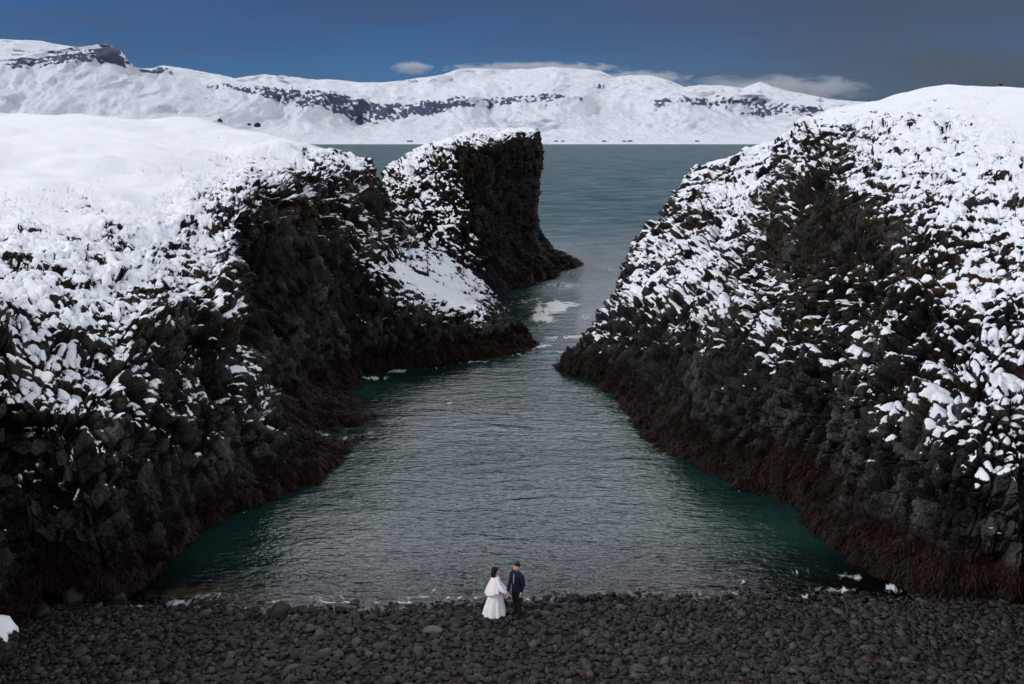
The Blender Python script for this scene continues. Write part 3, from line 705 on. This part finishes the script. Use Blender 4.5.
def plateau_stone(px, py, Y, s, seed, lab):
    c = P(px, py, Y); o = stone_obj('boulder', seed, M_BLD, .1, 0, 3); o.scale = (s, s, s*.7); o.location = tuple(c); tag(o, lab, 'boulder')
def snowy_rock(px, py, Y, s, seed, lab):
    c = P(px, py, Y); v = stone_shape(I2, seed, amp=.3)*np.array(s)
    n_ = I2/np.linalg.norm(I2, axis=1, keepdims=True); sn = .5+(n_[:, 2]-.30)*1.0+fbm(I2*2.6+seed, 3, seed+3)*1.3
    o = mesh_np('boulder', v, F2, M_ROCK, attrs=dict(snow=sn, moss=sn*0, cell=sn*0+.5, weed=sn*0)); o.location = tuple(c); tag(o, lab, 'boulder')
snowy_rock(-4, 640, 26.8, (.6, .8, .8), 407, 'snow capped rock cut by the left edge of the picture, just above the beach')
plateau_stone(220, 120.5, 108, .36, 350, 'lone dark boulder on the snowy skyline of the left plateau')
plateau_stone(249, 124.5, 106, .25, 351, 'small dark boulder on the left plateau, left of its pair')
plateau_stone(257, 125, 106, .42, 352, 'snow flecked boulder on the left plateau, right of its pair')
plateau_stone(1001, 84.5, 76, .2, 353, 'tiny dark rock poking from the snow on the right skyline')

# ------------------------------------------------------------------ farms on the far shore
def plain(name, col, rough=.8, nscale=None):
    t = NT(name); c = t.coord(); n_ = t.noise(c, nscale or 20, 4)
    return t.done(t.bsdf(t.mix(n_, tuple(v*.8 for v in col), tuple(min(1, v*1.15) for v in col)), rough))
MW, MR = plain('farm_wall', (.30, .30, .32), .9, .5), plain('farm_roof', (.05, .055, .075), .7, .5)
def farm(px, py, wd, label):
    c = P(px, py, 3965); r = empty('farmhouse', c); hx, hy, hz = wd/2, 5., 3.4
    V = [(-hx,-hy,-3), (hx,-hy,-3), (hx,hy,-3), (-hx,hy,-3), (-hx,-hy,hz), (hx,-hy,hz), (hx,hy,hz), (-hx,hy,hz), (-hx,0,hz+3), (hx,0,hz+3)]
    mesh_py('wall', V, [(0,1,5,4), (1,2,6,9,5), (2,3,7,6), (3,0,4,8,7)], MW, r)
    e = .6; V = [(-hx-e,-hy-e,hz-.3), (hx+e,-hy-e,hz-.3), (hx+e,0,hz+3.3), (-hx-e,0,hz+3.3), (hx+e,hy+e,hz-.3), (-hx-e,hy+e,hz-.3)]
    V2 = V+[(a, b, cc+.5) for a, b, cc in V]
    mesh_py('roof', V2, [(0,1,2,3), (3,2,4,5), (6,7,8,9), (9,8,10,11), (0,1,7,6), (5,4,10,11), (0,3,9,6), (3,5,11,9), (1,2,8,7), (2,4,10,8)], MR, r)
    tag(r, label, 'farmhouse', 'farm buildings on the far shore')
for a in ((410,142.3,22,'tiny farm building on the far shore, leftmost, above the gap left of the sea stack'), (556,142.3,12,'tiny building on the far shore, first right of the sea stack'), (563,142.2,10,'tiny building on the far shore, second right of the sea stack'),
          (604,142.3,14,'tiny building on the far shore midway between the stack and the right cliff'), (624,142.3,12,'tiny dark shed beside the largest farm building on the far shore'), (630,142.1,18,'largest of the tiny farm buildings on the far shore'), (697,142.3,14,'tiny building on the far shore nearest the right cliff')): farm(*a)

# ------------------------------------------------------------------ clouds along the mountain crests
def cloud(px, py, D, w_, h_, dpt, dens, seed, label):
    t = NT('cloud_vapour'); tc_ = t.n('ShaderNodeTexCoord'); oc = tc_.outputs['Object']
    ln = t.n('ShaderNodeVectorMath', operation='LENGTH'); t.l(oc, ln.inputs[0])
    mp = t.n('ShaderNodeMapping'); t.l(oc, mp.inputs[0]); mp.inputs['Location'].default_value = (seed, 0, 0); mp.inputs['Scale'].default_value = (max(1, w_/h_*.35), 1, 1)
    nn = t.noise(mp.outputs[0], 1.6, 4, .6, .6)
    d_ = t.math('MULTIPLY', t.ramp(t.math('ADD', ln.outputs['Value'], t.math('MULTIPLY', t.math('SUBTRACT', nn, .5), -1.6)), .25, .95, 1, 0), dens)
    v = t.n('ShaderNodeVolumePrincipled'); v.inputs['Color'].default_value = (.93, .94, .97, 1); t.l(d_, v.inputs['Density']); v.inputs['Anisotropy'].default_value = .2
    t.l(v.outputs[0], t.out.inputs['Volume'])
    o = mesh_np('cloud', I1, F1, t.m); o.location = tuple(P(px, py, D)); k = D/F; o.scale = (w_*k/2, dpt, h_*k/2); tag(o, label, 'cloud')
cloud(412, 68, 5300, 46, 15, 140, .010, 1, 'small detached wisp of cloud above the crest, left of the long cap cloud')
cloud(535, 68.5, 5150, 200, 14, 220, .009, 2, 'long thin cap cloud lying along the highest part of the mountain crest')
cloud(645, 77, 5150, 100, 14, 180, .008, 3, 'short cap cloud on the rounded crest right of the long cap cloud')
cloud(770, 90, 5150, 220, 34, 300, .0048, 4, 'broad pale cloud bank over the mountains beside the right cliff')
# ------------------------------------------------------------------ seabird
def bird():
    c = W(449, 404, 0); Mw, Mg = plain('white_feathers', (.8, .8, .8)), plain('yellow_beak', (.5, .3, .05))
    o = stone_obj('seabird', 5, Mw, 1, amp=.0); o.scale = (1, 1, 1)
    me = o.data; V = I2*np.array([.24, .10, .10]); V[:, 2] += np.clip(-V[:, 0]-.1, 0, 1)*.5+.04
    h = I2*np.array([.055, .05, .055])+np.array([.22, 0, .19]); nk = I2*np.array([.05, .045, .10])+np.array([.19, 0, .11])
    bpy.data.objects.remove(o)
    A = np.concatenate([V, nk, h]); Fq = np.concatenate([F2, F2+len(I2), F2+2*len(I2)])
    o = mesh_np('seabird', A, Fq, Mw); o.location = tuple(c); o.scale = (.6, .6, .6); tag(o, 'small white bird floating on the cove water', 'bird')
    mesh_py('beak', [(.26,-.015,.2), (.26,.015,.2), (.26,0,.175), (.34,0,.185)], [(0,1,3), (1,2,3), (2,0,3), (0,2,1)], Mg, o)
bird()

# ------------------------------------------------------------------ the couple
def cloth(name, col, rough=.8):
    t = NT(name); c = t.n('ShaderNodeTexCoord').outputs['Object']
    n_ = t.noise(c, 9, 4); return t.done(t.bsdf(t.mix(n_, tuple(v*.85 for v in col), tuple(min(1, v*1.1) for v in col)), rough, t.bump(t.noise(c, 26, 3), .4, .01), .25))
M_SKIN = cloth('skin', (.52, .28, .20), .5); M_HAIR = cloth('dark_hair', (.004, .003, .003), .7); M_WHITE = cloth('white_bridal_fabric', (.80, .77, .79)); M_NAVY = cloth('navy_wool', (.004, .006, .024)); M_BLACK = cloth('black_trouser_cloth', (.006, .006, .008)); M_SHIRT = cloth('grey_shirt', (.20, .21, .26)); M_SHOE = cloth('shoe_leather', (.008, .006, .005), .3); M_LIP = cloth('lip', (.30, .08, .07), .5); M_EYE = cloth('eye', (.02, .015, .012), .2)
def body(name, pts, edges, root=0):
    me = bpy.data.meshes.new(name); me.from_pydata([q[0] for q in pts], edges, []); o = bpy.data.objects.new(name, me); COL.objects.link(o)
    o.modifiers.new('Skin', 'SKIN')
    if not me.skin_vertices:
        bpy.context.view_layer.objects.active = o
    sv = me.skin_vertices[0].data if me.skin_vertices else None
    for i, q in enumerate(pts):
        r = q[1]; sv[i].radius = (r, r) if not isinstance(r, tuple) else r
        sv[i].use_root = (i == root)
    s = o.modifiers.new('Sub', 'SUBSURF'); s.levels = 2; s.render_levels = 2
    me.materials.append(M_SKIN); return o
def figure(h, facing, loc, rh, lh, sh=.19, hipw=.09, lean=0., head_down=.0):
    """x forward, y left; rh/lh: (elbow, wrist) right and left"""
    k = h/1.78; pts = []; E = []
    def a(x_, y_, z_, r, par=None):
        pts.append(((x_*k, y_*k, z_*k), r*k if not isinstance(r, tuple) else (r[0]*k, r[1]*k))); i = len(pts)-1
        if par is not None: E.append((par, i))
        return i
    pel = a(0, 0, .95, .13); be = a(.01, 0, 1.10, .125, pel); ch = a(.01, 0, 1.28, .14, be); nb_ = a(0, 0, 1.44, .085, ch); nk = a(.005, 0, 1.52, .055, nb_)
    jw = a(.03+head_down, 0, 1.60, .075, nk); hd = a(.025+head_down, 0, 1.68, .092, jw); tp = a(.01+head_down, 0, 1.74, .07, hd)
    a(.125+head_down, 0, 1.655, .014, hd)                                     # nose
    a(.02+head_down, .098, 1.655, .016, hd); a(.02+head_down, -.098, 1.655, .016, hd)   # ears
    for s in (1, -1):
        hp = a(0, s*hipw, .90, .095, pel); kn = a(.02, s*hipw*1.05, .50, .060, hp); an = a(-.01, s*hipw*1.1, .09, .040, kn); a(.13, s*hipw*1.35, .035, .035, an)
    for s, (el, wr) in ((1, lh), (-1, rh)):
        so = a(0, s*sh, 1.41, .058, nb_); e = a(el[0], el[1], el[2], .042, so); w_ = a(wr[0], wr[1], wr[2], .028, e)
        d = np.array(wr)-np.array(el); d /= np.linalg.norm(d); sd = np.cross(d, [0, 0, 1.]) if abs(d[2]) < .8 else np.array([1., 0, 0]); sd /= np.linalg.norm(sd)+1e-6
        pm = np.array(wr)+d*.06; pi = a(*pm, .030, w_)
        for q in range(4):
            b0 = pm+d*.035+sd*(q-1.5)*.02; L_ = (.066, .078, .072, .055)[q]; m_ = b0+d*L_*.5; cu = np.cross(sd, d); t_ = b0+d*L_*.85+cu*L_*.4
            i1 = a(*b0, .010, pi); i2 = a(*m_, .009, i1); a(*t_, .008, i2)
        tb = np.array(wr)+d*.03-sd*.035; ti = a(*tb, .012, w_); a(*(tb+d*.045-sd*.012), .009, ti)
    o = body('person', pts, E, pel); o.location = loc; o.rotation_euler.z = facing
    return o, k
def tube(name, rings, mat, par, n=28, cap=True):
    """rings: (cx,cy,cz,rx,ry,fold,foldn,phase)"""
    V = []; Fs = []
    for (cx_, cy_, cz_, rx, ry, fo, fn, ph) in rings:
        for i in range(n):
            an = 2*math.pi*i/n; rr = 1+fo*math.sin(fn*an+ph)+fo*.5*math.sin((fn*2.3)*an+ph*1.7)
            V.append((cx_+rx*rr*math.cos(an), cy_+ry*rr*math.sin(an), cz_))
    for j in range(len(rings)-1):
        for i in range(n):
            a_ = j*n+i; b_ = j*n+(i+1) % n; Fs.append((a_, b_, b_+n, a_+n))
    if cap: Fs.append(tuple(range(n))[::-1]); Fs.append(tuple((len(rings)-1)*n+i for i in range(n)))
    return mesh_py(name, V, Fs, mat, par, True)
def limb(name, path, mat, par, n=14):
    V = []; Fs = []
    pts = [np.array(q[:3], float) for q in path]
    for j, q in enumerate(path):
        d = pts[min(j+1, len(pts)-1)]-pts[max(j-1, 0)]; d /= np.linalg.norm(d)+1e-9
        u = np.cross(d, [0, 1., 0]); u = u/np.linalg.norm(u) if np.linalg.norm(u) > .2 else np.cross(d, [1., 0, 0]); u /= np.linalg.norm(u); v = np.cross(d, u)
        for i in range(n):
            an = 2*math.pi*i/n; wr = 1+.05*math.sin(3*an+j*2.1); V.append(tuple(pts[j]+(u*math.cos(an)+v*math.sin(an))*q[3]*wr))
    for j in range(len(path)-1):
        for i in range(n): a_ = j*n+i; b_ = j*n+(i+1) % n; Fs.append((a_, b_, b_+n, a_+n))
    Fs.append(tuple(range(n))[::-1]); Fs.append(tuple((len(path)-1)*n+i for i in range(n)))
    return mesh_py(name, V, Fs, mat, par, True)
def ell(name, c, r, mat, par, cut=None, disp=0., seed=1):
    v = I2*(1+disp*fbm(I2*2.2+seed, 3, seed)[:, None])
    v = v*np.array(r)+np.array(c)
    Fq = F2
    if cut is not None:
        keep = cut(v[F2].mean(1)); Fq = F2[keep]
    return mesh_np(name, v, Fq, mat, par)
def face(o, k, dx, hd=0.):
    for s in (1, -1): ell('eye', (k*(.100+hd), s*.033*k, 1.69*k), (.010*k, .013*k, .008*k), M_EYE, o)
    ell('mouth', (k*(.100+hd), 0, 1.615*k), (.010*k, .024*k, .007*k), M_LIP, o)

def groom():
    base = W(517, 614, .22); z = float(beach_z(np.array([base[0]]), np.array([base[1]]))[0])+.06
    base = W(517, 614.5, z); rz = math.radians(225)
    R_ = np.linalg.inv(rotz(rz)); hand = HAND-base; hl = R_@hand/ (1.80/1.78)
    el = (np.array([0, -.20, 1.40])+hl)/2+np.array([-.05, -.06, -.03])
    o, k = figure(1.80, rz, tuple(base), (tuple(el), tuple(hl)), ((-.03, .27, 1.13), (.06, .25, .88)), sh=.20, head_down=.02)
    tag(o, 'bearded man in a dark navy suit with short dark hair, holding hands with the bride', 'person')
    tube('jacket', [(0,0,.80*k,.150,.205,.03,5,0), (0,0,.95*k,.140,.190,.02,5,1), (.01,0,1.12*k,.135,.180,.02,5,2), (.01,0,1.28*k,.155,.210,.015,4,0), (.0,0,1.40*k,.145,.235,.01,4,0), (0,0,1.46*k,.115,.205,.01,4,0), (0,0,1.50*k,.088,.12,.01,4,0), (0,0,1.54*k,.072,.078,0,4,0)], M_NAVY, o)
    ell('shirt', (.150*k, 0, 1.30*k), (.018, .035, .19), M_SHIRT, o)
    for s in (1, -1): mesh_py('lapel', [(.150,s*.035,1.12), (.172,s*.03,1.12), (.150,s*.075,1.42), (.165,s*.10,1.36), (.090,s*.05,1.49), (.11,s*.07,1.50)], [(0,1,3,2), (2,3,5,4)], M_NAVY, o)
    limb('sleeve', [(0,.17,1.475,.06), (0,.215,1.41,.09), (-.03,.275,1.13,.058), (.05,.25,.90,.045)], M_NAVY, o)
    h2 = el+(hl-el)*.92; limb('sleeve', [(0,-.17,1.475,.06), (0,-.215,1.41,.09), tuple(el*k)+(.058,), tuple(h2*k)+(.045,)], M_NAVY, o)
    for s in (1, -1):
        limb('trouser_leg', [(0,s*.085,.92,.115), (.01,s*.092,.72,.100), (.02,s*.098,.50,.080), (0,s*.10,.25,.070), (.0,s*.105,.05,.074), (.0,s*.105,.02,.072)], M_BLACK, o)
        ell('shoe', (.06, s*.118, .045), (.16, .062, .062), M_SHOE, o)
    ell('hair', (-.005, 0, 1.735*k), (.112, .100, .090), M_HAIR, o, cut=lambda c_: (c_[:, 2] > 1.745*k) | (c_[:, 0] < -.02), disp=.12, seed=3)
    ell('beard', (.068, 0, 1.600*k), (.060, .068, .050), M_HAIR, o, disp=.1, seed=4)
    face(o, k, 0, .02)
def bride():
    base = W(496, 614, .28); z = float(beach_z(np.array([base[0]]), np.array([base[1]]))[0])+.05
    base = W(496, 614, z); rz = math.radians(8)
    k = 1.64/1.78; R_ = np.linalg.inv(rotz(rz)); hl = R_@(HAND+np.array([-.03, -.02, 0])-base)/k
    ell_ = (np.array([0, -.18, 1.40])+hl)/2+np.array([-.02, -.04, -.10])
    o, k = figure(1.64, rz, tuple(base), (tuple(ell_), tuple(hl)), ((.12, .22, 1.15), tuple(hl+np.array([0, .10, .04]))), sh=.17, head_down=.01)
    tag(o, 'woman in long white wedding dress and cape, with dark shoulder length hair', 'person')
    R = []
    for (z_, cx_, rx, ry, fo) in ((0,-.07,.37,.35,.10), (.04,-.065,.36,.34,.10), (.25,-.055,.33,.31,.085), (.5,-.03,.275,.27,.06), (.75,-.015,.225,.235,.04), (.92,0,.185,.20,.02), (1.05,0,.155,.175,.01), (1.2,.015,.165,.18,.01), (1.36,.01,.135,.165,0), (1.42,0,.09,.12,0)):
        R.append((cx_, 0, z_*k, rx, ry, fo, 9, z_*1.2))
    tube('dress', R, M_WHITE, o, 72)
    h2 = ell_+(hl-ell_)*.95
    limb('sleeve', [(0,-.15*k,1.46*k,.05), (0,-.18*k,1.40*k,.07), tuple(ell_*k)+(.075,), tuple(h2*k)+(.085,)], M_WHITE, o)
    l2 = hl+np.array([0, .10, .04]); e2 = np.array([.12, .22, 1.15])
    limb('sleeve', [(0,.15*k,1.46*k,.05), (0,.18*k,1.40*k,.07), tuple(e2*k)+(.075,), tuple((e2+(l2-e2)*.9)*k)+(.085,)], M_WHITE, o)
    # cape: flares from the shoulders down and back to the hips
    V = []; n = 64; rows = 14
    for j in range(rows):
        u = j/(rows-1)
        for i in range(n):
            an = math.radians(14)+(math.radians(346-14))*i/(n-1)
            bk = .5-.5*math.cos(an); zz = 1.47-(.45+.20*bk)*u**1.05
            rr = .075+(.19+.09*bk)*u**.72; rr *= 1+.05*u*math.sin(an*9+1)+.03*u*math.sin(an*17)
            V.append((math.cos(an)*rr*.95-.03*u, math.sin(an)*rr*1.12, zz*k))
    Fs = [(j*n+i, j*n+i+1, (j+1)*n+i+1, (j+1)*n+i) for j in range(rows-1) for i in range(n-1)]
    cp = mesh_py('cape', V, Fs, M_WHITE, o, True); so = cp.modifiers.new('Solid', 'SOLIDIFY'); so.thickness = .008
    ell('hair', (-.03, 0, 1.70*k), (.125, .112, .120), M_HAIR, o, cut=lambda c_: (c_[:, 2] > 1.715*k) | (c_[:, 0] < .02), disp=.12, seed=6)
    ell('hair', (-.075, 0, 1.56*k), (.085, .115, .16), M_HAIR, o, disp=.15, seed=7)
    face(o, k, 0, .01)
HAND = W(507.5, 590, 1.02)
_b = W(508, 616, .25); HAND = np.array([_b[0]-.01, _b[1]+.02, .25+.80])
groom(); bride()

# ------------------------------------------------------------------ light
SUN_EL, SUN_AZ = 38., 243.     # azimuth clockwise from +Y
sd = Vector((math.sin(math.radians(SUN_AZ))*math.cos(math.radians(SUN_EL)), math.cos(math.radians(SUN_AZ))*math.cos(math.radians(SUN_EL)), math.sin(math.radians(SUN_EL))))
sl = bpy.data.lights.new('sun', 'SUN'); sl.energy = 1.45; sl.angle = math.radians(5); sl.color = (1, .97, .94)
so = bpy.data.objects.new('sun', sl); COL.objects.link(so); so.rotation_euler = sd.to_track_quat('Z', 'Y').to_euler()
wd = bpy.data.worlds.new('World'); SC.world = wd; wd.use_nodes = True
nt = wd.node_tree; nt.nodes.clear()
class WT(NT):
    def __init__(s): s.t = nt
T_ = WT(); N = T_.n
out = N('ShaderNodeOutputWorld'); bg = N('ShaderNodeBackground')
sky = N('ShaderNodeTexSky', sky_type='NISHITA'); sky.sun_disc = False; sky.sun_elevation = math.radians(SUN_EL); sky.sun_rotation = math.radians(SUN_AZ)
sky.air_density = 1.0; sky.dust_density = .2; sky.ozone_density = 2.5
tc = N('ShaderNodeTexCoord'); sp = N('ShaderNodeSeparateXYZ'); T_.l(tc.outputs['Generated'], sp.inputs[0])
X_, Y_, Z_ = sp.outputs
zc = T_.math('MAXIMUM', Z_, 0.0)
cb = N('ShaderNodeCombineXYZ'); T_.l(X_, cb.inputs[0]); T_.l(Y_, cb.inputs[1]); T_.l(T_.math('MULTIPLY', Z_, 5.0), cb.inputs[2])
nz = T_.noise(cb.outputs[0], 2.6, 6, .55, .3)
nz2 = T_.noise(cb.outputs[0], 1.1, 4)
skyc = T_.mix(1.0, (0, 0, 0), sky.outputs[0])
def vmul(col, v):
    nd = N('ShaderNodeMix', data_type='RGBA', blend_type='MULTIPLY'); nd.inputs[0].default_value = 1
    T_.l(col, nd.inputs[6]); nd.inputs[7].default_value = tuple(v)+(1,); return nd.outputs[2]
clear = vmul(sky.outputs[0], (.135, .28, .58))            # deep blue clear air seen past the cloud deck (times the strength)
az = T_.ramp(X_, -.08, .46)                               # cloudier towards the right
low = T_.mix(T_.math('MULTIPLY', az, T_.ramp(nz, .2, .62, .55, 1.0)), clear, (.85, 1.05, 1.40))
st = N('ShaderNodeCombineXYZ'); T_.l(T_.math('MULTIPLY', X_, 2.2), st.inputs[0]); T_.l(T_.math('MULTIPLY', Z_, 26.0), st.inputs[2])
streak = T_.math('MULTIPLY', T_.ramp(T_.noise(st.outputs[0], 1.6, 5, .6, .4), .45, .75), .38)
low = T_.mix(streak, low, (.95, 1.25, 1.75))
thin = T_.math('MULTIPLY', T_.ramp(nz2, .42, .70), T_.ramp(Z_, .05, .13, .15, .6))
low = T_.mix(thin, low, (.55, .75, 1.15))
deck = T_.mix(T_.ramp(nz, .30, .72), (5.2, 5.6, 6.2), (10.5, 10.8, 11.2))
mask = T_.ramp(T_.math('ADD', Z_, T_.math('MULTIPLY', T_.math('SUBTRACT', nz, .5), .10)), .22, .36)
prof = T_.ramp(Z_, .28, .78, 3.7, .28)
dk = N('ShaderNodeVectorMath', operation='SCALE'); T_.l(deck, dk.inputs[0]); T_.l(prof, dk.inputs[3]); deck = dk.outputs[0]
colw = T_.mix(mask, low, deck)
T_.l(colw, bg.inputs[0]); bg.inputs[1].default_value = .1; T_.l(bg.outputs[0], out.inputs[0])
vs = SC.view_settings; SC.display_settings.display_device = 'sRGB'; vs.view_transform = 'Standard'; vs.look = 'None'; vs.exposure = 0; vs.gamma = 1; vs.use_curve_mapping = False
SC.cycles.max_bounces = 6; SC.cycles.diffuse_bounces = 3; SC.cycles.glossy_bounces = 3; SC.cycles.transparent_max_bounces = 12; SC.cycles.caustics_reflective = False; SC.cycles.caustics_refractive = False
SC.cycles.use_denoising = True
